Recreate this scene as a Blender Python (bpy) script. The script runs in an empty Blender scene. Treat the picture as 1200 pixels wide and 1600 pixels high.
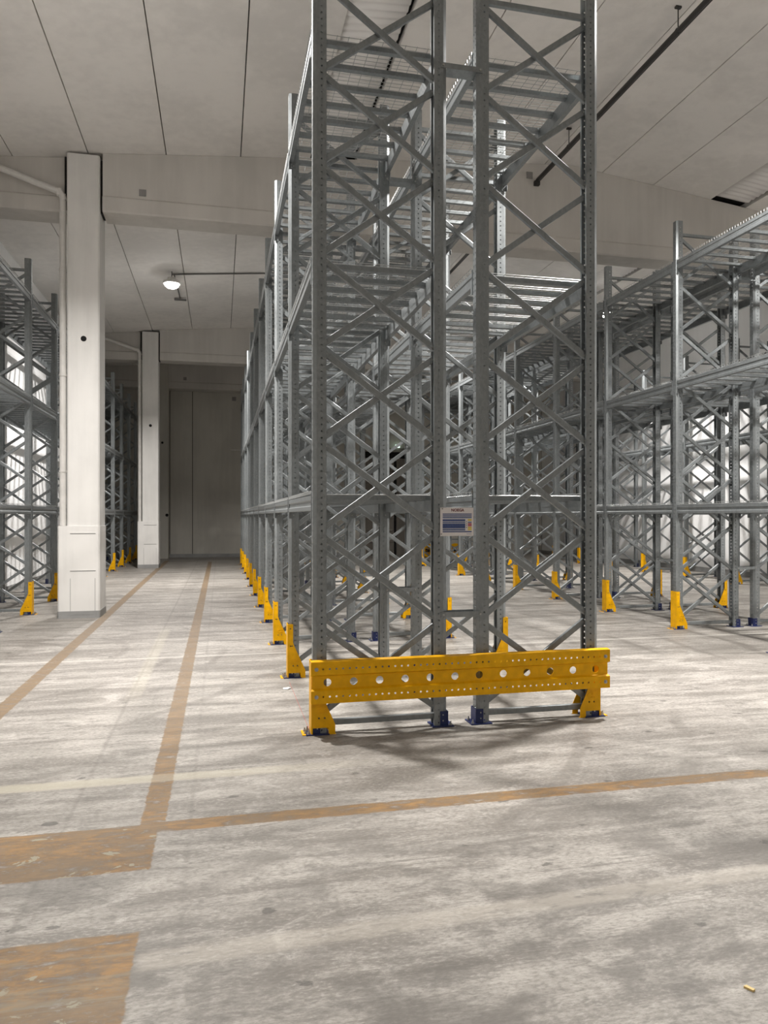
import bpy, bmesh, math, random
from mathutils import Vector, Matrix
random.seed(7)
C = bpy.context.scene.collection
S = bpy.context.scene
PI = math.pi

# ------------------------------------------------------------------ camera, world, lights, exposure
YAW = 0.2210
FPX = 1140.0
cam_d = bpy.data.cameras.new('camera'); cam = bpy.data.objects.new('camera', cam_d); C.objects.link(cam)
cam.location = (0, 0, 1.64); cam.rotation_euler = (PI/2, 0, -YAW)
cam_d.sensor_fit = 'VERTICAL'; cam_d.sensor_height = 36.0; cam_d.sensor_width = 27.0
cam_d.lens = FPX/1600*36.0
cam_d.shift_y = 6.5/1600
cam_d.clip_start = 0.05; cam_d.clip_end = 200
S.camera = cam
S.view_settings.view_transform = 'Standard'; S.view_settings.look = 'None'
S.view_settings.gamma = 1.0; S.view_settings.use_curve_mapping = False
S.view_settings.exposure = 0.08
S.cycles.max_bounces = 10; S.cycles.diffuse_bounces = 6; S.cycles.glossy_bounces = 4
S.cycles.sample_clamp_indirect = 6.0
w = bpy.data.worlds.new('world'); S.world = w; w.use_nodes = True
w.node_tree.nodes['Background'].inputs[0].default_value = (0.02, 0.02, 0.02, 1)
w.node_tree.nodes['Background'].inputs[1].default_value = 1.0
LAMP_W = 560.0
LAMP_COL = (1.0, 0.965, 0.925)
LAMP_X = (-1.15, 4.75, 10.45)
LAMP_Y = (18.5, 6.5, -5.2)
REAR_FILL_SHARE = 0.20       # weak unseen lamps added behind the camera as fill
LAMP_Z = 7.30

# ------------------------------------------------------------------ materials
class NT:
    def __init__(s, name):
        s.m = bpy.data.materials.new(name); s.m.use_nodes = True
        s.t = s.m.node_tree; s.b = s.t.nodes['Principled BSDF']
        s.tc = s.t.nodes.new('ShaderNodeTexCoord')
    def n(s, typ, **kw):
        x = s.t.nodes.new(typ)
        for k, v in kw.items(): setattr(x, k, v)
        return x
    def put(s, sock, v):
        if isinstance(v, bpy.types.NodeSocket): s.t.links.new(v, sock)
        elif v is not None: sock.default_value = v
    def math(s, op, a, b=None, c=None, clamp=False):
        x = s.n('ShaderNodeMath', operation=op, use_clamp=clamp)
        s.put(x.inputs[0], a); s.put(x.inputs[1], b)
        if c is not None: s.put(x.inputs[2], c)
        return x.outputs[0]
    def mapv(s, scale, loc=(0,0,0), rot=(0,0,0), src='Object'):
        x = s.n('ShaderNodeMapping'); s.put(x.inputs[0], s.tc.outputs[src])
        x.inputs['Scale'].default_value = scale; x.inputs['Location'].default_value = loc; x.inputs['Rotation'].default_value = rot
        return x.outputs[0]
    def noise(s, vec, scale, detail=4, rough=0.55, dist=0.0):
        x = s.n('ShaderNodeTexNoise'); s.put(x.inputs['Vector'], vec)
        x.inputs['Scale'].default_value = scale; x.inputs['Detail'].default_value = detail
        x.inputs['Roughness'].default_value = rough; x.inputs['Distortion'].default_value = dist
        return x.outputs['Fac']
    def ramp(s, fac, lo, hi):           # smooth 0..1 between lo and hi
        x = s.n('ShaderNodeMapRange', interpolation_type='SMOOTHSTEP'); s.put(x.inputs['Value'], fac)
        x.inputs['From Min'].default_value = lo; x.inputs['From Max'].default_value = hi
        return x.outputs['Result']
    def mix(s, fac, a, b, mode='MIX'):
        x = s.n('ShaderNodeMix', data_type='RGBA', blend_type=mode)
        s.put(x.inputs[0], fac); s.put(x.inputs[6], a); s.put(x.inputs[7], b)
        return x.outputs[2]
    def bump(s, h, strength=0.2, dist=0.01):
        x = s.n('ShaderNodeBump'); s.put(x.inputs['Height'], h)
        x.inputs['Strength'].default_value = strength; x.inputs['Distance'].default_value = dist
        s.t.links.new(x.outputs[0], s.b.inputs['Normal'])
    def set(s, color=None, rough=None, metal=None, **kw):
        s.put(s.b.inputs['Base Color'], color); s.put(s.b.inputs['Roughness'], rough); s.put(s.b.inputs['Metallic'], metal)
        for k, v in kw.items(): s.put(s.b.inputs[k], v)
        return s.m
def rgb(r, g, b): return (r, g, b, 1)
def srgb(r, g, b):
    f = lambda c: (c/255/12.92 if c/255 <= 0.04045 else ((c/255+0.055)/1.055)**2.4)
    return (f(r), f(g), f(b), 1)

def mat_plain(name, col, rough=0.5, metal=0.0, var=0.06, scale=6.0):
    t = NT(name)
    n = t.noise(t.mapv((1,1,1)), scale, 5)
    dark = tuple(c*(1-var*2) for c in col[:3])+(1,)
    return t.set(t.mix(t.ramp(n, 0.3, 0.7), dark, col), rough, metal)
def mat_emit(name, col, strength):
    t = NT(name); return t.set(col, 0.5, 0, **{'Emission Color': col, 'Emission Strength': strength})

def make_galv(name, lo, hi, rough):
    t = NT(name)
    v = t.n('ShaderNodeTexVoronoi'); t.put(v.inputs['Vector'], t.mapv((1,1,0.6))); v.inputs['Scale'].default_value = 55
    n = t.noise(t.mapv((1,1,0.35)), 9, 4)
    f = t.math('ADD', t.math('MULTIPLY', v.outputs['Color'], 0.35), t.math('MULTIPLY', n, 0.75), clamp=True)
    r = t.math('ADD', t.math('MULTIPLY', n, 0.22), rough-0.11)
    return t.set(t.mix(f, lo, hi), r, 0.60)
M_galv = make_galv('galvanised steel', rgb(.170,.184,.190), rgb(.318,.340,.347), 0.40)
M_beam = make_galv('galvanised beam steel', rgb(.157,.170,.176), rgb(.300,.320,.327), 0.42)
M_wire = make_galv('zinc wire', rgb(.30,.31,.31), rgb(.45,.46,.46), 0.35)

def make_yellow(name, col):
    t = NT(name); n = t.noise(t.mapv((1,1,1)), 12, 5)
    d = tuple(c*0.82 for c in col[:3])+(1,)
    m = t.set(t.mix(t.ramp(n, .35, .75), d, col), 0.45, 0.0, **{'Specular IOR Level': .22})
    return m
M_yellow = make_yellow('yellow powder coat', rgb(.86, .44, .0015))
M_blue = mat_plain('navy blue paint', rgb(.007,.016,.085), .45)
M_black = mat_plain('black void', rgb(.004,.004,.004), .9)
M_bolt = mat_plain('zinc bolt', rgb(.45,.45,.44), .35, .8)
M_gap = mat_plain('dark joint', rgb(.012,.011,.010), .95)

def make_wallpaint(name, col, var=.08, streak=True):
    t = NT(name)
    n1 = t.noise(t.mapv((.5,.5,.35)), 1.6, 6)
    n2 = t.noise(t.mapv((3,3,.25)), 2.2, 4)
    dk = tuple(c*(1-var*2.2) for c in col[:3])+(1,)
    f = t.ramp(t.math('ADD', t.math('MULTIPLY', n1, .7), t.math('MULTIPLY', n2, .3)), .36, .62)
    m = t.set(t.mix(f, dk, col), .75, 0)
    t.bump(t.noise(t.mapv((1,1,1)), 30, 4), .05, .004)
    return m
M_wall = make_wallpaint('white painted wall', rgb(.72,.70,.67))
M_white = make_wallpaint('white wall sheeting', rgb(.91,.91,.91), .03)
M_col = make_wallpaint('white painted concrete column', rgb(.76,.745,.72), .07)
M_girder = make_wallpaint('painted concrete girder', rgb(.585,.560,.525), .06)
M_ceil = make_wallpaint('painted concrete ceiling slabs', rgb(.78,.752,.722), .06)
M_plinth = mat_plain('grey skirting and shadow line paint', rgb(.30,.30,.295), .6)
M_backwall = make_wallpaint('back wall paint', rgb(.55,.53,.48), .07)
M_door = mat_plain('brown grey door', rgb(.20,.18,.155), .6)
M_pipe = mat_plain('white plastic pipe', rgb(.70,.68,.65), .4)
M_conduit = mat_plain('grey conduit', rgb(.13,.125,.12), .5)
M_darkpipe = mat_plain('dark steel pipe', rgb(.06,.058,.056), .45, .4)
M_plate = mat_plain('grey plate', rgb(.26,.25,.24), .6)
M_signwhite = mat_plain('sign white', rgb(.74,.70,.69), .4, 0, .02)
M_signblue = mat_plain('sign blue', rgb(.055,.09,.24), .4, 0, .15, 120)
M_signblue2 = mat_plain('sign pale blue', rgb(.16,.20,.33), .4, 0, .12, 120)
M_signred = mat_plain('sign dark red', rgb(.12,.008,.012), .4)
M_signcrim = mat_plain('sign crimson', rgb(.40,.01,.04), .4)
M_signyel = mat_plain('sign yellow', rgb(.72,.55,.08), .4)
M_paper = mat_plain('white paper', rgb(.85,.84,.82), .6)
M_wood = mat_plain('pale wood chip', rgb(.62,.45,.18), .6)
M_red = mat_plain('red chalk', rgb(.45,.12,.10), .9)
M_led = mat_emit('lamp lens', rgb(1,.97,.92), 45)
M_exit = mat_emit('exit light', rgb(.75,1,.86), 1.6)
def make_skylight():
    t = NT('glossy corrugated sheet')
    return t.set(rgb(.80,.78,.76), .28, 0)
M_sky = make_skylight()

def make_floor():
    t = NT('worn painted concrete floor')
    sep = t.n('ShaderNodeSeparateXYZ'); t.put(sep.inputs[0], t.tc.outputs['Object'])
    X, Y = sep.outputs[0], sep.outputs[1]
    clouds = t.noise(t.mapv((1,1,1)), .55, 6, .6)
    sweep = t.noise(t.mapv((.35,2.6,1), rot=(0,0,math.radians(4))), 1.5, 9, .68, .6)
    sweep2 = t.noise(t.mapv((.5,5.5,1), loc=(3,1,0), rot=(0,0,math.radians(-7))), 2.0, 9, .68, .9)
    fine = t.noise(t.mapv((1.0,2.4,1)), 34, 6, .72)
    fine2 = t.noise(t.mapv((.8,1.8,1), loc=(9,3,0)), 8, 9, .74, .5)
    wear0 = t.noise(t.mapv((1,1.7,1), loc=(2,8,0), rot=(0,0,math.radians(12))), 2.3, 10, .72, .8)
    base = t.mix(t.ramp(sweep, .38, .60), rgb(.185,.170,.153), rgb(.355,.335,.309))
    base = t.mix(t.math('MULTIPLY', t.ramp(sweep2, .50, .68), .65), base, rgb(.165,.151,.135))
    base = t.mix(t.math('MULTIPLY', t.ramp(clouds, .46, .70), .50), base, rgb(.175,.159,.141))
    base = t.mix(t.math('MULTIPLY', t.ramp(wear0, .47, .34), .55), base, rgb(.47,.447,.418))
    base = t.mix(t.math('MULTIPLY', t.ramp(fine2, .51, .62), .62), base, rgb(.150,.139,.126))
    base = t.mix(t.math('MULTIPLY', t.ramp(fine, .49, .62), .50), base, rgb(.125,.115,.105))
    base = t.mix(t.math('MULTIPLY', t.ramp(fine, .49, .36), .40), base, rgb(.47,.45,.425))
    # blotchy darkening towards the camera, light fall-off put into the colour
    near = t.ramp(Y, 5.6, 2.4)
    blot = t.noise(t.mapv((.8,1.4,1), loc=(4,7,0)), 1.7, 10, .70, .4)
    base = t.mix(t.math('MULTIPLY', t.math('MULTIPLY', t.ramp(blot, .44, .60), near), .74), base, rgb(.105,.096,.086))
    # small dark spots
    v = t.n('ShaderNodeTexVoronoi'); t.put(v.inputs['Vector'], t.mapv((1.0,1.5,1), loc=(.3,.2,0))); v.inputs['Scale'].default_value = 2.3; v.inputs['Randomness'].default_value = 1
    vd = t.math('ADD', v.outputs['Distance'], t.math('MULTIPLY', t.math('SUBTRACT', fine2, .5), .5))
    base = t.mix(t.math('MULTIPLY', t.ramp(vd, .085, .045), .70), base, rgb(.055,.050,.045))
    # tyre scuffs: wavy dark arcs
    wv = t.n('ShaderNodeTexWave', wave_type='RINGS', rings_direction='Z'); t.put(wv.inputs['Vector'], t.mapv((.55,.5,1), loc=(1.5,-4.6,0)))
    wv.inputs['Scale'].default_value = .9; wv.inputs['Distortion'].default_value = 3.0; wv.inputs['Detail'].default_value = 3
    base = t.mix(t.math('MULTIPLY', t.math('MULTIPLY', t.ramp(wv.outputs['Fac'], .90, .99), t.ramp(clouds, .42, .6)), .45), base, rgb(.12,.108,.096))
    # thin drag marks
    dm = t.noise(t.mapv((.25,9,1), rot=(0,0,math.radians(20)), loc=(5,2,0)), 2.2, 4, .6, .2)
    base = t.mix(t.math('MULTIPLY', t.math('MULTIPLY', t.ramp(dm, .64, .70), t.ramp(wear0, .42, .55)), .5), base, rgb(.11,.10,.09))
    wob = t.math('MULTIPLY', t.math('SUBTRACT', fine2, .5), .05)
    wear = t.noise(t.mapv((1.3,4.0,1), loc=(1,2,0)), 5, 8, .72, .4)
    def band(sock, lo, hi, soft=.006, jit=True):
        q = t.math('ADD', sock, wob) if jit else sock
        a = t.ramp(q, lo-soft, lo+soft); b = t.ramp(q, hi+soft, hi-soft)
        return t.math('MULTIPLY', a, b)
    def rect(x0,x1,y0,y1,soft=.006): return t.math('MULTIPLY', band(X,x0,x1,soft), band(Y,y0,y1,soft))
    # slab joints
    for xs in (-.80, -.155):
        j = t.math('MULTIPLY', band(X, xs-.012, xs+.012, .012), t.ramp(wear, .25, .6))
        base = t.mix(t.math('MULTIPLY', j, .42 if xs<-.5 else .25), base, rgb(0.119,0.108,0.098))
    j = band(Y, 8.78, 8.85, .012); base = t.mix(t.math('MULTIPLY', j, .45), base, rgb(0.518,0.497,0.462))
    # pale tape residues
    pale = t.math('MULTIPLY', rect(-9,1.4,4.70,4.83,.02), t.ramp(X, 1.3, -.5))
    base = t.mix(t.math('MULTIPLY', pale, .40), base, rgb(0.462,0.427,0.343))
    yslope = t.math('SUBTRACT', Y, t.math('MULTIPLY', X, .035))
    pale2 = t.math('MULTIPLY', t.math('MULTIPLY', band(yslope, 2.765, 2.88, .022), band(X, -.3, 6, .03)), t.ramp(wear, .30, .55))
    base = t.mix(t.math('MULTIPLY', pale2, .42), base, rgb(0.406,0.374,0.329))
    py = t.math('MULTIPLY', band(X, -.83, -.70, .03), band(Y, 7.0, 11, .5))
    base = t.mix(t.math('MULTIPLY', py, .26), base, rgb(0.462,0.434,0.350))
    # ochre lane markings, scuffed
    lines = rect(-.415,-.285,4.0,27)
    xl = t.math('ADD', X, t.math('MULTIPLY', Y, .0045))
    lines = t.math('MAXIMUM', lines, t.math('MULTIPLY', band(xl, -1.845,-1.70), band(Y, 3.0, 28)))
    lines = t.math('MAXIMUM', lines, rect(-.36,7.5,3.95,4.085))
    big = rect(-6,-.318,3.545,4.06)
    big2 = rect(-6,-.312,2.30,3.02)
    far = t.ramp(Y, 7.0, 3.5)
    och = t.mix(t.ramp(wear, .36, .62), rgb(.260,.140,.040), rgb(.120,.074,.035))
    och = t.mix(t.math('MULTIPLY', t.ramp(wear0, .44, .58), .6), och, rgb(.150,.108,.066))
    ochfar = t.mix(t.ramp(wear, .38, .66), rgb(.205,.142,.082), rgb(.145,.104,.067))
    och = t.mix(far, ochfar, och)
    keep = t.math('MULTIPLY', t.math('MULTIPLY', t.ramp(wear, .70, .54), t.ramp(fine, .75, .52)), .95)
    base = t.mix(t.math('MULTIPLY', t.math('MAXIMUM', lines, t.math('MAXIMUM', big, big2)), keep), base, och)
    # chipped flakes in the large patches
    fl = t.noise(t.mapv((1.6,2.2,1), loc=(2.2,5.1,0)), 3.2, 5, .6, .3)
    base = t.mix(t.math('MULTIPLY', t.math('MULTIPLY', t.math('MAXIMUM', big, big2), t.ramp(fl, .63, .65)), .85), base, rgb(.27,.255,.19))
    base = t.mix(t.math('MULTIPLY', t.math('MULTIPLY', big2, t.ramp(sweep2, .46, .60)), .55), base, rgb(0.210,0.182,0.133))
    base = t.mix(t.math('MULTIPLY', pale, .35), base, rgb(.44,.41,.33))
    base = t.mix(1.0, base, rgb(.92,.915,.90), 'MULTIPLY')
    rough = t.math('ADD', t.math('MULTIPLY', sweep, .25), .42)
    m = t.set(base, rough, 0, **{'Specular IOR Level': .35})
    t.bump(fine, .22, .003)
    return m
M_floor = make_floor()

# ------------------------------------------------------------------ mesh helpers
class MB:
    """collects polygons, then links them as one mesh"""
    def __init__(s): s.v = []; s.f = []; s.mi = []; s.mats = []
    def mat(s, m):
        if m not in s.mats: s.mats.append(m)
        return s.mats.index(m)
    def add(s, vs, fs, m, T=None):
        o = len(s.v); k = s.mat(m)
        for p in vs:
            p = Vector(p)
            s.v.append(tuple(T @ p if T else p))
        for f in fs: s.f.append(tuple(i+o for i in f)); s.mi.append(k)
    def box(s, a, b, m, T=None):
        x0,y0,z0 = a; x1,y1,z1 = b
        s.add([(x0,y0,z0),(x1,y0,z0),(x1,y1,z0),(x0,y1,z0),(x0,y0,z1),(x1,y0,z1),(x1,y1,z1),(x0,y1,z1)],
              [(0,3,2,1),(4,5,6,7),(0,1,5,4),(1,2,6,5),(2,3,7,6),(3,0,4,7)], m, T)
    def bbox(s, a, b, m, e=.004):
        """box with chamfered vertical edges"""
        x0,y0,z0 = a; x1,y1,z1 = b
        s.prism([(x0+e,y0),(x1-e,y0),(x1,y0+e),(x1,y1-e),(x1-e,y1),(x0+e,y1),(x0,y1-e),(x0,y0+e)], z0, z1, m)
    def prism(s, pts, z0, z1, m, T=None):
        n = len(pts)
        vs = [(x,y,z0) for x,y in pts]+[(x,y,z1) for x,y in pts]
        fs = [tuple(range(n-1,-1,-1)), tuple(range(n,2*n))]+[(i,(i+1)%n,n+(i+1)%n,n+i) for i in range(n)]
        s.add(vs, fs, m, T)
    def tube(s, p, q, r, m, n=8, caps=True):
        p, q = Vector(p), Vector(q); d = (q-p).normalized()
        a = d.orthogonal().normalized(); b = d.cross(a)
        vs = []
        for c in (p, q):
            for i in range(n):
                t = 2*PI*(i+.5)/n; vs.append(c+a*r*math.cos(t)+b*r*math.sin(t))
        fs = [(i,(i+1)%n,n+(i+1)%n,n+i) for i in range(n)]
        if caps: fs += [tuple(range(n-1,-1,-1)), tuple(range(n,2*n))]
        s.add(vs, fs, m)
    def join(s, other, T=None):
        o = len(s.v)
        for p in other.v: s.v.append(tuple(T @ Vector(p)) if T else p)
        for f, k in zip(other.f, other.mi): s.f.append(tuple(i+o for i in f)); s.mi.append(s.mat(other.mats[k]))
    def from_mesh(s, me, m, T=None):
        s.add([v.co for v in me.vertices], [tuple(p.vertices) for p in me.polygons], m, T)
    def mesh(s, name, smooth=False):
        me = bpy.data.meshes.new(name); me.from_pydata(s.v, [], s.f)
        for m in s.mats: me.materials.append(m)
        me.polygons.foreach_set('material_index', s.mi)
        if smooth: me.polygons.foreach_set('use_smooth', [True]*len(s.f))
        me.update(); return me
    def build(s, name, parent=None, smooth=False):
        return link(name, s.mesh(name, smooth), parent)
def link(name, me, parent=None, T=None):
    o = bpy.data.objects.new(name, me); C.objects.link(o)
    if parent: o.parent = parent
    if T is not None: o.matrix_local = T
    return o
def empty(name, loc=(0,0,0), rz=0):
    o = bpy.data.objects.new(name, None); C.objects.link(o); o.location = loc; o.rotation_euler = (0,0,rz); o.empty_display_size = .1
    return o
def tag(o, label, cat, group=None):
    o['label'] = label; o['category'] = cat
    if group: o['group'] = group
    if cat == 'beam': o['kind'] = 'thing'
    return o
def struct(o): o['kind'] = 'structure'; return o
def thicken(me, t, name):
    """give a sheet a real thickness"""
    tmp = bpy.data.objects.new('tmp', me); C.objects.link(tmp)
    md = tmp.modifiers.new('s', 'SOLIDIFY'); md.thickness = t; md.offset = 0
    dg = bpy.context.evaluated_depsgraph_get(); out = bpy.data.meshes.new_from_object(tmp.evaluated_get(dg))
    bpy.data.objects.remove(tmp); out.name = name
    return out
def plate(outlines, th, name='plate'):
    """flat plate in XY with holes (first outline is the border), extruded to thickness th"""
    cu = bpy.data.curves.new(name, 'CURVE'); cu.dimensions = '2D'; cu.fill_mode = 'BOTH'; cu.extrude = th/2
    for pts in outlines:
        sp = cu.splines.new('POLY'); sp.points.add(len(pts)-1)
        for i, (x, y) in enumerate(pts): sp.points[i].co = (x, y, 0, 1)
        sp.use_cyclic_u = True
    o = bpy.data.objects.new('tmp', cu); C.objects.link(o)
    dg = bpy.context.evaluated_depsgraph_get(); me = bpy.data.meshes.new_from_object(o.evaluated_get(dg))
    bpy.data.objects.remove(o)
    return me
def text_mesh(txt, size, ext=.0006, bold=.0):
    cu = bpy.data.curves.new('txt', 'FONT'); cu.body = txt; cu.size = size; cu.extrude = ext; cu.align_x = 'CENTER'; cu.offset = bold
    o = bpy.data.objects.new('tmp', cu); C.objects.link(o)
    dg = bpy.context.evaluated_depsgraph_get(); me = bpy.data.meshes.new_from_object(o.evaluated_get(dg))
    bpy.data.objects.remove(o)
    return me
def circ(x, y, r, n=10): return [(x+r*math.cos(2*PI*i/n), y+r*math.sin(2*PI*i/n)) for i in range(n)]
def Tr(x,y,z): return Matrix.Translation((x,y,z))
def Rz(a): return Matrix.Rotation(a, 4, 'Z')

# ------------------------------------------------------------------ the hall
XL, XR, YF, YB = -4.45, 13.9, -9.0, 30.0
def roof_z(x): return 8.235-.083*(6.4-x) if x < 6.4 else 8.235-.12*(x-6.4)
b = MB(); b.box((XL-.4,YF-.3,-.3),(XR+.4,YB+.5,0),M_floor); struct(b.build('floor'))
b = MB(); b.box((XL-.3,YF,0),(XL,YB,7.9),M_white); struct(b.build('wall_left'))
b = MB(); b.box((XR,YF,0),(XR+.3,YB,7.9),M_white); struct(b.build('wall_right'))
b = MB(); b.box((XL-.3,YF-.3,0),(XR+.3,YF,8.5),M_wall); struct(b.build('wall_behind'))
b = MB()
b.box((XL-.3,YB+.03,0),(XR+.3,YB+.3,8.6),M_gap)
xs = [XL, -1.94, -1.07, 1.35, 3.77, 5.85, 7.9, 10.3, 12.7, XR]
for x0, x1 in zip(xs, xs[1:]):
    b.box((x0+.012,YB,0),(x1-.012,YB+.05,8.5),M_backwall)
struct(b.build('wall_back'))
b = MB(); b.box((XL,YB-.02,0),(5.8,YB,.14),M_plinth); b.box((7.95,YB-.02,0),(XR,YB,.14),M_plinth); struct(b.build('baseboard_back'))
b = MB(); b.box((XR-.02,YF,0),(XR,YB-.02,.14),M_plinth); struct(b.build('baseboard_right'))
b = MB(); b.box((XL,YF,0),(XL+.02,YB-.02,.14),M_plinth); struct(b.build('baseboard_left'))
# door in the back wall
b = MB()
b.box((5.95,YB-.05,0),(7.15,YB,4.05),M_door); b.box((7.17,YB-.06,0),(7.26,YB,4.1),M_gap); b.box((7.28,YB-.05,0),(7.85,YB,4.05),M_door)
b.box((5.85,YB-.08,4.08),(7.95,YB,4.45),M_gap); b.box((5.85,YB-.14,4.34),(7.95,YB-.08,4.5),M_door)
for i in range(8): b.box((5.95,YB-.058,.5*i+.02),(7.15,YB-.05,.5*i+.03),M_gap)
d = struct(b.build('door_1'))
h = MB(); h.tube((7.05,YB-.06,1.05),(7.05,YB-.16,1.05),.012,M_bolt); h.tube((7.05,YB-.15,1.05),(6.93,YB-.15,1.05),.012,M_bolt); h.build('door_handle', d)
b = MB(); b.box((7.19,YB-.24,4.52),(7.37,YB-.14,4.64),M_exit)
tag(b.build('exit_light'), 'small glowing light above the dark back door', 'light')

# ceiling: slabs laid along the hall with open joints
joints = [XL-.3,-3.26,-2.09,-.87,.34,1.52,2.33,3.5,4.7,5.9,7.07,8.15,9.42,10.2,11.4,12.6,XR+.3]
b = MB(); sk = []
for x0, x1 in zip(joints, joints[1:]):
    if (x0, x1) in ((1.52,2.33),(9.42,10.2)): sk.append((x0,x1)); continue
    xs = [x0+.008, x1-.008]
    if x0 < 6.4 < x1: xs = [x0+.008, 6.4, x1-.008]
    if x1 in (1.52, 9.42): xs[-1] = x1
    for a, c in zip(xs, xs[1:]):
        b.add([(a,YF,roof_z(a)),(c,YF,roof_z(c)),(c,YB+.3,roof_z(c)),(a,YB+.3,roof_z(a)),
               (a,YF,roof_z(a)+.12),(c,YF,roof_z(c)+.12),(c,YB+.3,roof_z(c)+.12),(a,YB+.3,roof_z(a)+.12)],
              [(0,1,2,3),(7,6,5,4),(0,4,5,1),(1,5,6,2),(2,6,7,3),(3,7,4,0)], M_ceil)
xs = [XL-.3, 6.4, XR+.3]
for a, c in zip(xs, xs[1:]):
    b.add([(a,YF-.3,roof_z(a)+.10),(c,YF-.3,roof_z(c)+.10),(c,YB+.3,roof_z(c)+.10),(a,YB+.3,roof_z(a)+.10),
           (a,YF-.3,roof_z(a)+.3),(c,YF-.3,roof_z(c)+.3),(c,YB+.3,roof_z(c)+.3),(a,YB+.3,roof_z(a)+.3)],
          [(0,1,2,3),(7,6,5,4),(0,4,5,1),(1,5,6,2),(2,6,7,3),(3,7,4,0)], M_gap)
struct(b.build('ceiling'))
GY = [(12.56,13.10),(24.12,24.66),(29.36,29.98)]
n = 1
for x0, x1 in sk:
    b = MB()
    for y0, y1 in ((YF,12.50),(13.2,24.05),(24.7,29.3)):
        N = int((y1-y0)/.02); a, c = x0+.004, x1-.05
        vs = []
        for i in range(N+1):
            y = y0+(y1-y0)*i/N; dz = .012*math.sin(2*PI*(y-y0)/.135)
            vs += [(a,y,roof_z(a)+.03+dz),(c,y,roof_z(c)+.03+dz),(a,y,roof_z(a)+.05+dz),(c,y,roof_z(c)+.05+dz)]
        fs = []
        for i in range(N):
            k = 4*i; fs += [(k,k+1,k+5,k+4),(k+3,k+2,k+6,k+7),(k+1,k+3,k+7,k+5),(k+2,k,k+4,k+6)]
        b.add(vs, fs, M_sky)
    struct(b.build('window_%d' % n, smooth=True)); n += 1

# girders
def girder(y0, y1, idx):
    b = MB()
    spans = [(XL,-2.46),(-1.865,XR)] if idx < 3 else [(XL,XR)]
    for xa, xb in spans:
        xs = [xa]+([6.4] if xa < 6.4 < xb else [])+[xb]
        for p, q in zip(xs, xs[1:]):
            vs = []
            dy = .17 if idx < 3 and q < -2.4 else 0        # left span sits farther back, behind the downpipe
            for x in (p, q):
                zt = roof_z(x)-.004
                prof = [(y0+.03,6.86),(y0+.03,zt),(y1-.03,zt),(y1-.03,6.86),(y1,6.83),(y1,6.615),(y1-.02,6.59),(y0+.02,6.59),(y0,6.615),(y0,6.83)]
                vs += [(x,yy+dy,zz) for yy, zz in prof]
            k = len(vs)//2
            fs = [tuple(range(k)), tuple(range(2*k-1,k-1,-1))]+[(i,k+i,k+(i+1)%k,(i+1)%k) for i in range(k)]
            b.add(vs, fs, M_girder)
    if idx < 3:
        b.box((-2.46,y0+.12,6.6),(-1.865,y1-.12,roof_z(-2.46)-.03),M_gap)
    return struct(b.build('trim_%d' % idx))
for i, (a, c) in enumerate(GY): girder(a, c, i+1)

# columns
def column(y, idx, top):
    b = MB()
    e = .022
    def ring(x0,x1,y0,y1): return [(x0+e,y0),(x1-e,y0),(x1,y0+e),(x1,y1-e),(x1-e,y1),(x0+e,y1),(x0,y1-e),(x0,y0+e)]
    b.prism(ring(-2.40,-1.905,y+.02,y+.62), 1.48, top, M_col)
    o = struct(b.build('column'))
    h = MB(); h.tube((-2.145,y+.0175,4.5),(-2.145,y+.06,4.5),.045,M_black,20)
    h.build('socket_hole', o)
    b = MB()
    b.prism(ring(-2.535,-1.897,y,y+.66), .115, 1.48, M_col)
    b.prism(ring(-2.54,-1.893,y-.004,y+.664), 0, .115, M_plinth)
    for z in (1.365, .765): b.box((-2.345,y-.006,z),(-1.96,y+.01,z+.012),M_col); b.box((-2.345,y-.0025,z-.014),(-1.96,y+.01,z),M_plinth)  # grey strips below the ledges paint in their shadow lines
    b.box((-2.345,y-.007,.055),(-1.975,y+.01,.067),M_plinth)
    for x in (-2.345,-1.972): b.box((x,y-.003,.115),(x+.006,y+.01,.64),M_plinth)
    return struct(b.build('column_base'))
column(12.51, 1, 7.475); column(24.07, 2, 7.46)
b = MB(); b.bbox((-2.5,29.28,0),(-1.95,30.0,7.5),M_backwall,.02)
o = struct(b.build('pilaster'))
h = MB(); h.tube((-2.17,29.275,4.47),(-2.17,29.3,4.47),.045,M_black,16); h.tube((-2.0,29.27,1.68),(-2.0,29.3,1.68),.06,M_gap,16); h.build('socket_hole', o)

# downpipes beside the two columns
def downpipe(y, label):
    b = MB()
    pts = [(-2.480,y,1.483),(-2.480,y,6.80),(-2.53,y,6.88),(-3.40,y,7.17),(-3.62,y,7.24)]
    for p, q in zip(pts, pts[1:]): b.tube(p, q, .052, M_pipe, 14)
    for p in pts[1:3]: b.tube((p[0]+.012,y,p[2]-.06),(p[0]-.012,y,p[2]+.04),.054,M_pipe,14)
    o = b.build('downpipe', smooth=False)
    c = MB()
    for z in (2.35,3.9,5.6,6.55): c.tube((-2.480,y,z),(-2.480,y,z+.035),.060,M_pipe,14); c.box((-2.45,y+.04,z),(-2.405,y+.07,z+.03),M_bolt)
    c.build('pipe_clip', o)
    return tag(o, label, 'pipe')
downpipe(12.65, 'white downpipe with slanted top beside the nearer column'); downpipe(24.21, 'white downpipe with slanted top beside the farther column')

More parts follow.
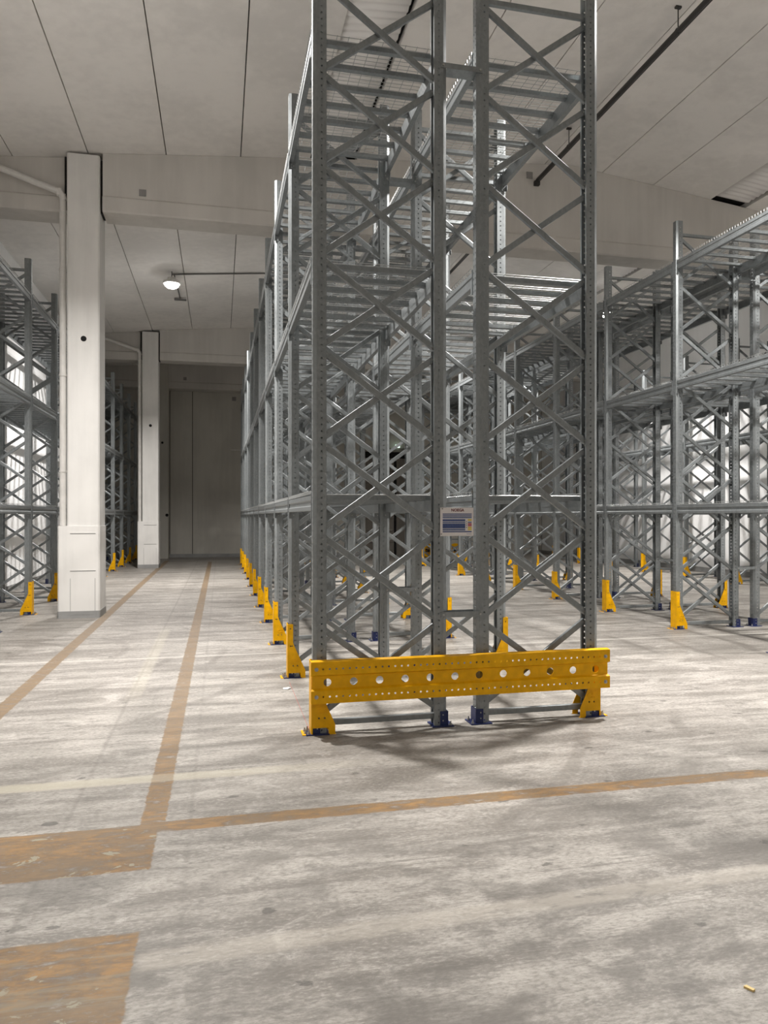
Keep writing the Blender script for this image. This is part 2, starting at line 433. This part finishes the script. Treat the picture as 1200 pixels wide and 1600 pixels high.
# pipe hung under the ceiling of both bays
r = empty('ceiling_pipe', (5.73,12.5,7.86)); tag(r, 'long dark pipe hung lengthwise below the ceiling ridge', 'pipe')
b = MB(); b.tube((0,-21,0),(0,0.05,0),.035,M_darkpipe,10); b.tube((0.05,-21,.0),(0.05,.04,.0),.012,M_darkpipe,6); b.build('pipe_run', r)
b = MB(); b.tube((0,.7,0),(0,11.55,0),.035,M_darkpipe,10); b.build('pipe_run', r)
for y in (-16,-12,-8.2,-4.2,-1.2,2.5,6.5,10.5):
    b = MB(); b.tube((0,y,0),(0,y,.3),.008,M_darkpipe,6); b.box((-.04,y-.02,.29),(.04,y+.02,.315),M_darkpipe); b.tube((0,y-.012,0),(0,y+.012,0),.042,M_darkpipe,10); b.build('hanger', r)
b = MB(); b.box((5.67,12.52,7.76),(5.77,12.6,7.84),M_darkpipe); tag(b.build('pipe_bracket'), 'dark bracket where the ceiling pipe meets the girder', 'bracket')
for x, y, z, s, l in ((-1.245,12.585,6.96,.055,'small square grey plate on near girder, left part'),(5.59,12.585,7.95,.06,'small square grey plate on near girder beside the dark pipe'),(-1.33,29.355,6.98,.06,'small white disc on end girder'),(.55,29.975,6.36,.08,'small brown square on back wall high up')):
    b = MB(); b.box((x-s,y-.006,z-s),(x+s,y+.01,z+s),M_plate); tag(b.build('wall_plate'), l, 'plate')
b = MB(); b.tube((.4,29.9,4.29),(1.6,29.9,4.29),.025,M_pipe,8); b.tube((.42,29.9,4.29),(.42,30,4.29),.02,M_pipe,8); b.tube((1.55,29.9,4.29),(1.55,30,4.29),.02,M_pipe,8)
tag(b.build('wall_rail'), 'thin pale rail on the back wall beside racks', 'rail')

# lamps (each with its own light)
lampd = bpy.data.lights.new('lamp_light', 'AREA'); lampd.shape = 'DISK'; lampd.size = .36; lampd.spread = math.radians(135); lampd.energy = LAMP_W; lampd.color = LAMP_COL[:3]
lamp_fill = lampd.copy(); lamp_fill.energy = LAMP_W*REAR_FILL_SHARE  # dim fill light for the added rear lamps
def make_lamp(x, y, label):
    r = empty('ceiling_lamp', (x,y,LAMP_Z)); tag(r, label, 'lamp', 'high bay lamps over the aisles')
    b = MB(); b.tube((0,0,.0),(0,0,.07),.20,M_pipe,24); b.tube((0,0,.07),(0,0,.15),.10,M_pipe,16); b.tube((0,0,.15),(0,0,roof_z(x)-LAMP_Z),.012,M_conduit,8); b.build('housing', r)
    b = MB()
    for i, (z0, z1) in enumerate(((0,-.05),(-.05,-.085),(-.085,-.105))):
        r0, r1 = (.17,.155,.115,.05)[i:i+2]
        vs = [(q[0],q[1],z0) for q in circ(0,0,r0,24)]+[(q[0],q[1],z1) for q in circ(0,0,r1,24)]
        fs = [(24+j,24+(j+1)%24,(j+1)%24,j) for j in range(24)]
        if i == 2: fs.append(tuple(range(24,48))[::-1])
        b.add(vs, fs, M_led)
    b.build('lens', r, smooth=True)
    L = bpy.data.objects.new('lamp_light', lampd if y > 0 else lamp_fill); C.objects.link(L); L.parent = r; L.location = (0,0,-.12)
names = {(-1.15,18.5):'glowing round lamp hung from ceiling over the left aisle'}
for ix, x in enumerate(LAMP_X):
    for iy, y in enumerate(LAMP_Y):
        a = ('left','middle','right')[ix]; p = ('far','near','added rear fill')[iy]
        make_lamp(x, 7.9 if (ix, iy) == (0, 1) else y, names.get((x,y), f'round {p} ceiling lamp over the {a} aisle out of the photo'))
b = MB(); zc = roof_z(-1.15)-.035
pts = [(-1.15,18.62,roof_z(-1.15)-.03),(3.0,18.62,roof_z(3.0)-.03)]
b.tube(pts[0], pts[1], .018, M_conduit, 8); b.tube((-1.10,18.7,roof_z(-1.10)-.035),(-1.06,20.7,roof_z(-1.06)-.035),.016,M_conduit,8); b.box((-1.22,20.66,roof_z(-1.2)-.06),(-.90,20.74,roof_z(-1.2)-.025),M_conduit); tag(b.build('conduit'), 'thin grey conduit on ceiling running from the lamp to the racks', 'conduit')

# ------------------------------------------------------------------ rack component meshes
D = 1.045           # frame depth
H = 5.93            # frame height
PITCH = 1.966
LV = (1.80, 3.60, 5.34)     # tops of the beams
BH = .12
def hole_cell(mb, P, u0, u1, v0, v1, hx, hy, m, n=8):
    """quad strip cell in param space with a hole; P maps (u,v)->xyz"""
    uc, vc = (u0+u1)/2, (v0+v1)/2
    outer = [(u1,vc),(u1,v1),(uc,v1),(u0,v1),(u0,vc),(u0,v0),(uc,v0),(u1,v0)]
    k = .7071
    inner = [(uc+hx,vc),(uc+hx*k,vc+hy*k),(uc,vc+hy),(uc-hx*k,vc+hy*k),(uc-hx,vc),(uc-hx*k,vc-hy*k),(uc,vc-hy),(uc+hx*k,vc-hy*k)]
    mb.add([P(*p) for p in outer+inner], [(i,(i+1)%8,8+(i+1)%8,8+i) for i in range(8)], m)
def upright_mesh(holes):
    """front (slotted) face at x=0 looking to -x, open back at x=.10"""
    b = MB(); z0 = .004
    def strip(p, q):
        b.add([(p[0],p[1],z0),(q[0],q[1],z0),(q[0],q[1],H),(p[0],p[1],H)], [(0,1,2,3)], M_galv)
    nz = int((H-z0-.03)/.05); ztop = z0+nz*.05
    def hstrip(p, q, hx, hy):
        if not holes: strip(p, q); return
        L = math.hypot(q[0]-p[0], q[1]-p[1]); ux, uy = (q[0]-p[0])/L, (q[1]-p[1])/L
        P = lambda u, v: (p[0]+ux*u, p[1]+uy*u, v)
        for i in range(nz): hole_cell(b, P, 0, L, z0+i*.05, z0+(i+1)*.05, hx, hy, M_galv)
        b.add([P(0,ztop),P(L,ztop),P(L,H),P(0,H)], [(0,1,2,3)], M_galv)
    hstrip((0,0),(0,-.034), .006, .010)
    strip((0,-.034),(.026,-.05))
    hstrip((.026,-.05),(.10,-.05), .0075, .0075)
    strip((.10,-.05),(.10,-.032)); strip((.10,-.032),(.088,-.032))
    strip((.088,.032),(.10,.032)); strip((.10,.032),(.10,.05))
    hstrip((.10,.05),(.026,.05), .0075, .0075)
    strip((.026,.05),(0,.034))
    hstrip((0,.034),(0,0), .006, .010)
    me = b.mesh('upright_sheet')
    bm = bmesh.new(); bm.from_mesh(me); bmesh.ops.remove_doubles(bm, verts=bm.verts, dist=1e-5); bm.to_mesh(me); bm.free()
    return thicken(me, .0022, 'upright')
ME_UP = upright_mesh(True); ME_UP_FAR = upright_mesh(False)
def cbar(p, q, wdt, dep, ysign, m, name):
    """C section in the XZ plane from p to q: web on the ysign side, flanges behind it; riveted flat ends"""
    p, q = Vector(p), Vector(q); d = (q-p).normalized(); nrm = Vector((-d.z,0,d.x)); yv = Vector((0,1,0))
    b = MB(); t = .0025; h = wdt/2
    e2 = .005
    prof = [(-h,e2),(-h+e2*.3,e2*.3),(-h+e2,0),(h-e2,0),(h-e2*.3,e2*.3),(h,e2),(h,dep),(h-.008,dep),(h-.008,dep-t),(h-t,dep-t),(h-t,t),(-h+t,t),(-h+t,dep-t),(-h+.008,dep-t),(-h+.008,dep),(-h,dep)]
    vs = []
    for c in (p, q):
        for a, e in prof: vs.append(c+nrm*a+yv*(ysign*(-dep/2+e)))
    k = len(prof)
    fs = [(i,(i+1)%k,k+(i+1)%k,k+i) for i in range(k)]+[tuple(range(k)), tuple(range(2*k-1,k-1,-1))]
    b.add(vs, fs, m)
    for c in (p+d*.018, q-d*.018):
        y = -ysign*(dep/2)
        b.tube(c+yv*(y), c+yv*(y-ysign*.006), .008, M_bolt, 6)
    return b
NODE0, NODEP = .115, .70
xa, xb = .086, D-.086
B_dn = cbar((xa,-.0135,NODEP-.035),(xb,-.0135,.035),.048,.026,1,M_galv,'d')     # falls to the right, nearer the camera
B_up = cbar((xa,.0135,.035),(xb,.0135,NODEP-.035),.048,.026,1,M_galv,'u')
B_hz = cbar((xa-.006,0,0),(xb+.006,0,0),.045,.03,1,M_galv,'h')
ME_DN, ME_UPB, ME_HZ = B_dn.mesh('diagonal_brace'), B_up.mesh('diagonal_brace'), B_hz.mesh('horizontal_brace')
def foot():
    """blue foot of an upright whose slotted face is at x=0"""
    b = MB()
    b.box((-.055,-.08,0),(.12,.08,.008),M_blue)
    t = .005
    s = plate([[(-.008,.008),(-.008,.118),(.052,.118),(.052,.008)], circ(.03,.045,.006), circ(.03,.09,.006)], t)
    for y in (-.055,.055): b.from_mesh(s, M_blue, Tr(0,y,0) @ Matrix.Rotation(PI/2,4,'X'))
    b.box((-.012,-.0575,.008),(-.007,.0575,.118),M_blue)
    for y in (-.0585,.0585):
        for z in (.045,.09): b.tube((.03,y-.003,z),(.03,y+.003,z),.0055,M_bolt,6)
    return b
def bolt_mb(x, y, z):
    b = MB(); b.tube((x,y,z),(x,y,z+.004),.014,M_bolt,10); b.tube((x,y,z+.004),(x,y,z+.014),.0105,M_bolt,6); b.tube((x,y,z+.014),(x,y,z+.03),.0055,M_bolt,8); return b
B_foot = foot(); ME_FOOT = B_foot.mesh('base_plate')
B_ab = bolt_mb(-.034,-.052,.008); B_ab2 = bolt_mb(-.034,.052,.008); ME_AB = B_ab.mesh('anchor_bolt'); ME_AB2 = B_ab2.mesh('anchor_bolt')
FLIP = Tr(D,0,0) @ Rz(PI)
far = MB()
for T in (Matrix.Identity(4), FLIP):
    far.from_mesh(ME_UP_FAR, M_galv, T); far.join(B_foot, T)
for k in range(8): far.join(B_dn, Tr(0,0,NODE0+NODEP*k)); far.join(B_up, Tr(0,0,NODE0+NODEP*k))
far.join(B_hz, Tr(0,0,NODE0+NODEP*8+.03)); far.join(B_hz, Tr(0,0,.075))
ME_FRAME_FAR = far.mesh('upright_frame')
DETAIL_Y = 15.5
def frame(x, y, label, group):
    if y > DETAIL_Y:
        o = link('upright_frame', ME_FRAME_FAR); o.location = (x,y,0); return tag(o, label, 'rack frame', group)
    r = empty('upright_frame', (x,y,0)); tag(r, label, 'rack frame', group)
    for T in (Matrix.Identity(4), FLIP):
        link('upright', ME_UP, r, T)
        f = link('base_plate', ME_FOOT, r, T); f['label'] = 'navy blue base plate'
        link('anchor_bolt', ME_AB, f); link('anchor_bolt', ME_AB2, f)
    for k in range(8):
        link('diagonal_brace', ME_DN, r, Tr(0,0,NODE0+NODEP*k)); link('diagonal_brace', ME_UPB, r, Tr(0,0,NODE0+NODEP*k))
    link('horizontal_brace', ME_HZ, r, Tr(0,0,NODE0+NODEP*8+.03)); link('horizontal_brace', ME_HZ, r, Tr(0,0,.075))
    return r
# load beam: origin at mid length on the aisle plane, top at z=0, aisle side looks to -x
BL = PITCH-.105
def beam_profile():
    b = MB()
    prof = [(.002,0),(.044,0),(.044,-BH),(0,-BH),(-.002,-BH+.004),(-.002,-BH+.034),(.007,-BH+.042),(.007,-BH+.076),(-.002,-BH+.084),(-.002,-.003)]
    k = len(prof); vs = [(a,y,z) for y in (-BL/2,BL/2) for a, z in prof]
    b.add(vs, [(i,k+i,k+(i+1)%k,(i+1)%k) for i in range(k)]+[tuple(range(k)), tuple(range(2*k-1,k-1,-1))], M_beam)
    b.box((.0,-BL/2,-.0005),(.02,BL/2,.0),M_beam)
    return b
def connector(sy):
    """end plate lying against the side of the upright, reaching below the beam"""
    b = MB(); y = sy*BL/2
    me = plate([[(-.004,-.185),(-.004,.02),(.060,.02),(.060,-.16),(.045,-.185)], circ(.028,-.165,.006), circ(.028,-.140,.006)], .004)
    b.from_mesh(me, M_beam, Tr(0,y-sy*.002,0) @ Matrix.Rotation(PI/2,4,'X'))
    b.box((-.004,min(y-sy*.004,y-sy*.030),-.185),(-.001,max(y-sy*.004,y-sy*.030),-.122),M_beam)
    b.tube((.045,y-sy*.004,-.150),(.045,y-sy*.010,-.150),.007,M_bolt,6)
    return b
B_beam, B_c1, B_c2 = beam_profile(), connector(-1), connector(1)
ME_BEAM, ME_C1, ME_C2 = B_beam.mesh('beam_profile'), B_c1.mesh('end_connector'), B_c2.mesh('end_connector')
q = MB(); q.join(B_beam); q.join(B_c1); q.join(B_c2); ME_BEAM_FAR = q.mesh('load_beam')
def beam(x, y, z, flip, label, group):
    T = Tr(x,y,z) @ (Rz(PI) if flip else Matrix.Identity(4))
    if y > DETAIL_Y:
        o = link('load_beam', ME_BEAM_FAR, None, T); return tag(o, label, 'beam', group)
    r = empty('load_beam'); r.matrix_world = T; tag(r, label, 'beam', group)
    link('beam_profile', ME_BEAM, r); link('end_connector', ME_C1, r); link('end_connector', ME_C2, r)
    return r
# wire deck: origin at mid bay, x from 0 to D, wires resting on the beam tops (z=0)
NB = 7
def deck_wire():
    b = MB(); r = .0027; z = .006
    L = BL-.03; n = int(L/.05)
    for i in range(n+1):
        y = -L/2+L*i/n
        b.tube((-.004,y,z),(D+.004,y,z),r,M_wire,4)
        for x in (-.004,D+.004): b.tube((x,y,z-.002),(x,y,z+.026),r,M_wire,4)
    for i in range(12):
        x = .02+(D-.04)*i/11
        b.tube((x,-L/2,z+.005),(x,L/2,z+.005),r,M_wire,4)
    for x in (-.004,D+.004): b.tube((x,-L/2,z+.026),(x,L/2,z+.026),r,M_wire,4)
    return b
def deck_bar():
    b = MB(); z0, z1, h = -.034, .002, .024; t = .002
    x0, x1 = .045, D-.045
    b.box((x0,-h,z0),(x1,h,z0+t),M_galv)
    for s in (-1,1): b.box((x0,min(s*h,s*(h-t)),z0),(x1,max(s*h,s*(h-t)),z1),M_galv)
    for xx in (x0,x1):
        sgn = -1 if xx == x0 else 1
        b.box((min(xx,xx+sgn*.042),-h,.0005),(max(xx,xx+sgn*.042),h,.003),M_beam)
        b.box((min(xx-sgn*.03,xx),-h-.003,-.030),(max(xx-sgn*.03,xx),h+.003,.004),M_beam)
    return b
B_wire, B_bar = deck_wire(), deck_bar(); ME_WIRE, ME_BAR = B_wire.mesh('wire_mesh'), B_bar.mesh('support_bar')
bar_y = [-BL/2+.09+(BL-.18)*i/(NB-1) for i in range(NB)]
q = MB(); q.join(B_wire); [q.join(B_bar, Tr(0,y,0)) for y in bar_y]; ME_DECK_FAR = q.mesh('wire_deck')
def deck(x, y, z, label, group):
    if y > DETAIL_Y:
        o = link('wire_deck', ME_DECK_FAR); o.location = (x,y,z+.001); return tag(o, label, 'shelf', group)
    r = empty('wire_deck', (x,y,z+.001)); tag(r, label, 'shelf', group)
    link('wire_mesh', ME_WIRE, r)
    for yy in bar_y: link('support_bar', ME_BAR, r, Tr(0,yy,0))
    return r
# column guard: front plate plane at x=0 looking to -x, near side plate at y=-.07
def guard_body():
    b = MB(); t = .005
    side = [(0,0),(0,.546),(.053,.546),(.053,.36),(.065,.325),(.165,.105),(.178,.075),(.178,0),(.128,0),(.128,.052),(.008,.052),(.008,0)]
    holes = [circ(.026,.50,.0075), circ(.026,.325,.0075), circ(.043,.325,.0075), circ(.055,.125,.0075), circ(.098,.125,.0075)]
    s = plate([side]+holes, t)
    for y in (-.0675,.0675): b.from_mesh(s, M_yellow, Tr(0,y,0) @ Matrix.Rotation(PI/2,4,'X'))
    b.box((-.003,-.07,0),(.003,.07,.546),M_yellow)
    b.box((-.068,-.066,0),(-.003,.066,.006),M_yellow)
    for y in (-.07,.052): b.box((.13,y,0),(.182,y+.018,.005),M_yellow)
    return b
B_guard = guard_body(); ME_GUARD = B_guard.mesh('guard_body')
B_gb = bolt_mb(-.042,-.03,.006); B_gb2 = bolt_mb(-.042,.03,.006); ME_GB, ME_GB2 = B_gb.mesh('anchor_bolt'), B_gb2.mesh('anchor_bolt')
B_cs = MB(); B_cs.from_mesh(text_mesh('CS', .062, .0015, .0012), M_yellow, Tr(.082,-.0712,.155) @ Matrix.Rotation(PI/2,4,'X')); ME_CS = B_cs.mesh('embossed_mark')
B_cs2 = MB(); B_cs2.from_mesh(text_mesh('CS', .062, .0015, .0012), M_yellow, Tr(.082,.0712,.155) @ Rz(PI) @ Matrix.Rotation(PI/2,4,'X')); ME_CS2 = B_cs2.mesh('embossed_mark')
q = MB(); q.join(B_guard); q.join(B_gb); q.join(B_gb2); ME_GUARD_FAR = q.mesh('column_guard')
def guard(x, y, flip, label, group):
    T = Tr(x,y,0) @ (Rz(PI) if flip else Matrix.Identity(4))
    if y > DETAIL_Y:
        return tag(link('column_guard', ME_GUARD_FAR, None, T), label, 'column guard', group)
    r = empty('column_guard'); r.matrix_world = T; tag(r, label, 'column guard', group)
    link('guard_body', ME_GUARD, r); link('anchor_bolt', ME_GB, r); link('anchor_bolt', ME_GB2, r)
    link('embossed_mark', ME_CS2 if flip else ME_CS, r)
    return r
# row spacer between back to back frames: x from 0 to .25
def spacer_mb(g):
    b = MB()
    for y in (-.056,.056): b.box((-.045,y-.002,-.021),(g+.045,y+.002,.021),M_galv)
    b.box((.002,-.056,-.021),(g-.002,.056,-.018),M_galv)
    for x in (-.026,g+.026):
        b.tube((x,-.064,0),(x,-.058,0),.009,M_bolt,6)
    return b

# ------------------------------------------------------------------ racks
ORD = ['first','second','third','fourth','fifth','sixth','seventh','eighth','ninth','tenth','eleventh','twelfth']
LVN = ['lowest','middle','top']
def run(x, y0, ks, first_frame, first_bay, name, short, low_side, high_side):
    """one line of frames, beams and decks; ks are bay indices of the frames"""
    for k in ks:
        i = k-first_frame
        if i < 0: lab = f'galvanised upright frame at camera end of {name}, just outside the photo'
        else: lab = f'galvanised upright frame of {name}, {ORD[i]} from the camera end'
        frame(x, y0+PITCH*k, lab, f'upright frames of {short}')
    for k in ks[:-1]:
        i = k-first_bay; ym = y0+PITCH*(k+.5)
        for l in range(3):
            for fl, sd, xx in ((False, low_side, x), (True, high_side, x+D)):
                beam(xx, ym, LV[l], fl, f'galvanised {LVN[l]} {sd} beam of {name}, {ORD[i]} bay from camera', f'load beams of {short}')
            deck(x, ym, LV[l], f'wire mesh deck on {LVN[l]} level of {name}, {ORD[i]} bay from camera', f'wire decks of {short}')
Y0 = 5.508
XA, XB2 = .682, 1.977
XR1, XR2 = 6.458, 7.753
XT, XLW = 12.13, -4.115
run(XA, Y0, list(range(0,11)), 0, 0, "central rack's left half", "central rack's left half", 'aisle-side', 'inner')
run(XB2, Y0, list(range(0,11)), 0, 0, "central rack's right half", "central rack's right half", 'inner', 'aisle-side')
run(XR1, Y0, list(range(1,11)), 2, 1, "right double rack's near half", "right double rack's near half", 'aisle-side', 'inner')
run(XR2, Y0, list(range(1,11)), 2, 1, "right double rack's far half", "right double rack's far half", 'inner', 'wall-side')
run(XT, Y0, list(range(4,11)), 5, 4, 'rack along right wall', 'rack along right wall', 'aisle-side', 'wall-side')
YL0 = 13.185
run(XLW, YL0, list(range(-1,9)), 0, -1, 'rack along left wall', 'rack along left wall', 'wall-side', 'aisle-side')
GO = .014
for k in range(0,11):
    guard(XA-GO, Y0+PITCH*k, False, f"yellow column guard on central rack's left aisle side, {ORD[k]} from camera", 'column guards on the left aisle side')
    guard(XB2+D+GO, Y0+PITCH*k, True, f"yellow column guard on central rack's right aisle side, {ORD[k]} from camera", 'column guards on the right aisle side')
for k in range(2,11):
    guard(XR1-GO, Y0+PITCH*k, False, f"yellow column guard on right double rack's near side, {ORD[k-2]} from camera", 'column guards on the right double rack near side')
    guard(XR2+D+GO, Y0+PITCH*k, True, f"yellow column guard on right double rack's far side, {ORD[k-2]} from camera", 'column guards on the right double rack far side')
for k in range(5,11): guard(XT-GO, Y0+PITCH*k, False, f'yellow column guard on rack along right wall, {ORD[k-5]} from camera', 'column guards on the right wall rack')
for k in range(0,9): guard(XLW+D+GO, YL0+PITCH*k, True, f'yellow column guard on rack along left wall, {ORD[k]} from camera', 'column guards on the left wall rack')
G = XB2-(XA+D)
ME_SP = spacer_mb(G).mesh('row_spacer')
for nm, xs0, k0, i0 in (('central rack', XA+D, 0, 0), ('right double rack', XR1+D, 1, 1)):
    for k in range(k0, 11):
        for z, zn in ((.87,'low'),(5.16,'high')):
            o = link('row_spacer', ME_SP); o.location = (xs0, Y0+PITCH*k, z)
            tag(o, f'{zn} galvanised spacer bar joining the halves of {nm}, {ORD[k-i0]} from camera', 'spacer bar', f'row spacers of {nm}')

# ------------------------------------------------------------------ end barrier
BX0, BX1, BY = .655, 3.085, 5.372
r = empty('end_barrier', (BX0, BY, 0)); tag(r, 'long perforated yellow barrier rail across the front of the central rack', 'barrier')
Lb = BX1-BX0
sm = []
ns = int(Lb/.05)
off = (Lb-(ns-1)*.05)/2
holes_t = [circ(off+.05*i, .505, .0082, 8) for i in range(1,ns-1)]
holes_b = [circ(off+.05*i, .300, .0082, 8) for i in range(1,ns-1)]
big = [circ(.125+.199*i, .402, .029, 24) for i in range(12)]
b = MB(); RX = Matrix.Rotation(PI/2,4,'X'); t = .004
def slab(z0, z1, x0, x1, holes, y): b.from_mesh(plate([[(x0,z0),(x1,z0),(x1,z1),(x0,z1)]]+holes, t), M_yellow, Tr(0,y,0) @ RX)
slab(.462,.560,0,Lb,holes_t,0); slab(.250,.345,0,Lb,holes_b,0); slab(.358,.449,.01,Lb-.01,big,.022)
def quad(pts): b.add(pts+[(x,y+.004,z) for x,y,z in pts], [(0,1,2,3),(7,6,5,4),(0,4,5,1),(1,5,6,2),(2,6,7,3),(3,7,4,0)], M_yellow)
quad([(0,-.002,.462),(Lb,-.002,.462),(Lb-.01,.020,.449),(.01,.020,.449)]); quad([(.01,.020,.358),(Lb-.01,.020,.358),(Lb,-.002,.345),(0,-.002,.345)])
quad([(0,-.002,.560),(Lb,-.002,.560),(Lb,.045,.566),(0,.045,.566)]); quad([(0,.041,.247),(Lb,.041,.247),(Lb,-.002,.250),(0,-.002,.250)])
b.build('rail', r)
for x in (off, Lb-off):
    for z in (.505,.300):
        c = MB(); c.tube((x,-.003,z),(x,-.013,z),.011,M_bolt,6); c.tube((x,-.001,z),(x,-.004,z),.015,M_bolt,12); c.tube((x,-.013,z),(x,-.018,z),.006,M_bolt,8); c.build('bolt', r)

# ------------------------------------------------------------------ load sign on the front uprights
SX, SZ, SY, SW, SH = 1.672, 1.485, Y0-.062, .272, .222
r = empty('load_sign', (SX, SY, SZ)); tag(r, 'white load notice with blue table hung between the two middle front uprights', 'sign')
b = MB(); b.box((0,-.002,0),(SW,.002,SH),M_signwhite); b.build('board', r)
b = MB(); y0, y1 = -.0032, -.0019
def bar(x0, x1, z0, z1, m): b.box((x0*SW,y0,z0*SH),(x1*SW,y1,z1*SH),m)
for z0, z1, m, x1 in ((.755,.79,M_signblue,.945),(.695,.73,M_signblue,.945),(.625,.68,M_signblue2,.945),(.52,.59,M_signblue,.75),(.455,.505,M_signblue2,.75),(.27,.44,M_signblue,.75),(.19,.255,M_signblue2,.75),(.13,.17,M_signblue,.945)): bar(.07, x1, z0, z1, m)
for z0, z1, m in ((.535,.595,M_signyel),(.465,.50,M_signblue),(.40,.445,M_signcrim),(.345,.385,M_signcrim),(.26,.325,M_signyel),(.20,.25,M_signyel)): bar(.83,.945,z0,z1,m)
for z in (.49,.42,.36,.29): bar(.775,.80,z,z+.025,M_gap)
bar(.79,.94,.062,.075,M_signblue)
b.build('printed_table', r)
b = MB(); b.from_mesh(text_mesh('NOEGA', .030, .0004, .0010), M_signred, Tr(SW*.52,-.0026,SH*.865) @ RX); b.build('heading', r)
for x, z in ((.06,.955),(.03,.07)):
    c = MB(); c.tube((x*SW,-.007,z*SH),(x*SW,-.001,z*SH),.005,M_plate,8); c.build('screw', r)

# ------------------------------------------------------------------ small things
def reel(x, y, tilt, label):
    r = empty('cable_reel', (x,y,.27)); r.rotation_euler = (0,0,tilt); tag(r, label, 'reel', 'yellow reels at the back')
    for s in (-1,1):
        b = MB(); n = 24
        for i in range(n):
            a0, a1 = 2*PI*i/n, 2*PI*(i+1)/n
            f = lambda R, a, yy: (R*math.cos(a), yy, R*math.sin(a))
            yy = s*.10
            b.add([f(.17,a0,yy-.012),f(.27,a0,yy-.012),f(.27,a1,yy-.012),f(.17,a1,yy-.012),f(.17,a0,yy+.012),f(.27,a0,yy+.012),f(.27,a1,yy+.012),f(.17,a1,yy+.012)],
                  [(0,1,2,3),(7,6,5,4),(0,4,5,1),(1,5,6,2),(2,6,7,3),(3,7,4,0)], M_yellow)
        for i in range(6):
            a = 2*PI*i/6; b.tube((.05*math.cos(a),s*.10,.05*math.sin(a)),(.2*math.cos(a),s*.10,.2*math.sin(a)),.014,M_yellow,6)
        b.build('flange', r)
    b = MB(); b.tube((0,-.12,0),(0,.12,0),.06,M_gap,12); b.build('hub', r)
    b = MB()
    for j in range(7): 
        n = 20; yy = -.075+.025*j
        for i in range(n):
            a0, a1 = 2*PI*i/n, 2*PI*(i+1)/n
            b.tube((.15*math.cos(a0),yy,.15*math.sin(a0)),(.15*math.cos(a1),yy,.15*math.sin(a1)),.013,M_yellow,5,False)
    b.build('wound_cable', r)
reel(8.05, 28.0, .3, 'yellow cable reel standing on the floor far behind the sign, left one')
reel(9.3, 28.2, -.5, 'yellow cable reel on the floor far behind the sign, right one')
b = MB()
pts = [(-.055,0,.004),(-.04,.03,.012),(0,.04,.006),(.045,.03,.010),(.06,0,.004),(.02,-.03,.013),(-.02,-.035,.004)]
b.add(pts+[(x,y,z+.0015) for x,y,z in pts], [tuple(range(6,-1,-1)), tuple(range(7,14))]+[(i,(i+1)%7,7+(i+1)%7,7+i) for i in range(7)], M_paper)
o = b.build('paper_scrap'); o.location = (.62,6.95,0); o.rotation_euler = (0,0,.5); o.scale = (.75,.75,1); tag(o, 'small crumpled white paper scrap on floor left of the yellow barrier', 'paper')
b = MB(); b.prism([(-.017,-.006),(.015,-.008),(.018,.004),(-.012,.008)], 0, .007, M_wood)
o = b.build('wood_chip'); o.location = (1.79,2.19,0); o.rotation_euler = (0,0,-1.0); tag(o, 'tiny yellow wood chip on floor near bottom right corner', 'chip')
b = MB(); b.box((.667,5.62,.0002),(.6695,7.25,.0012),M_red); tag(b.build('chalk_line'), 'thin red line on floor between the first two left guards', 'floor line')
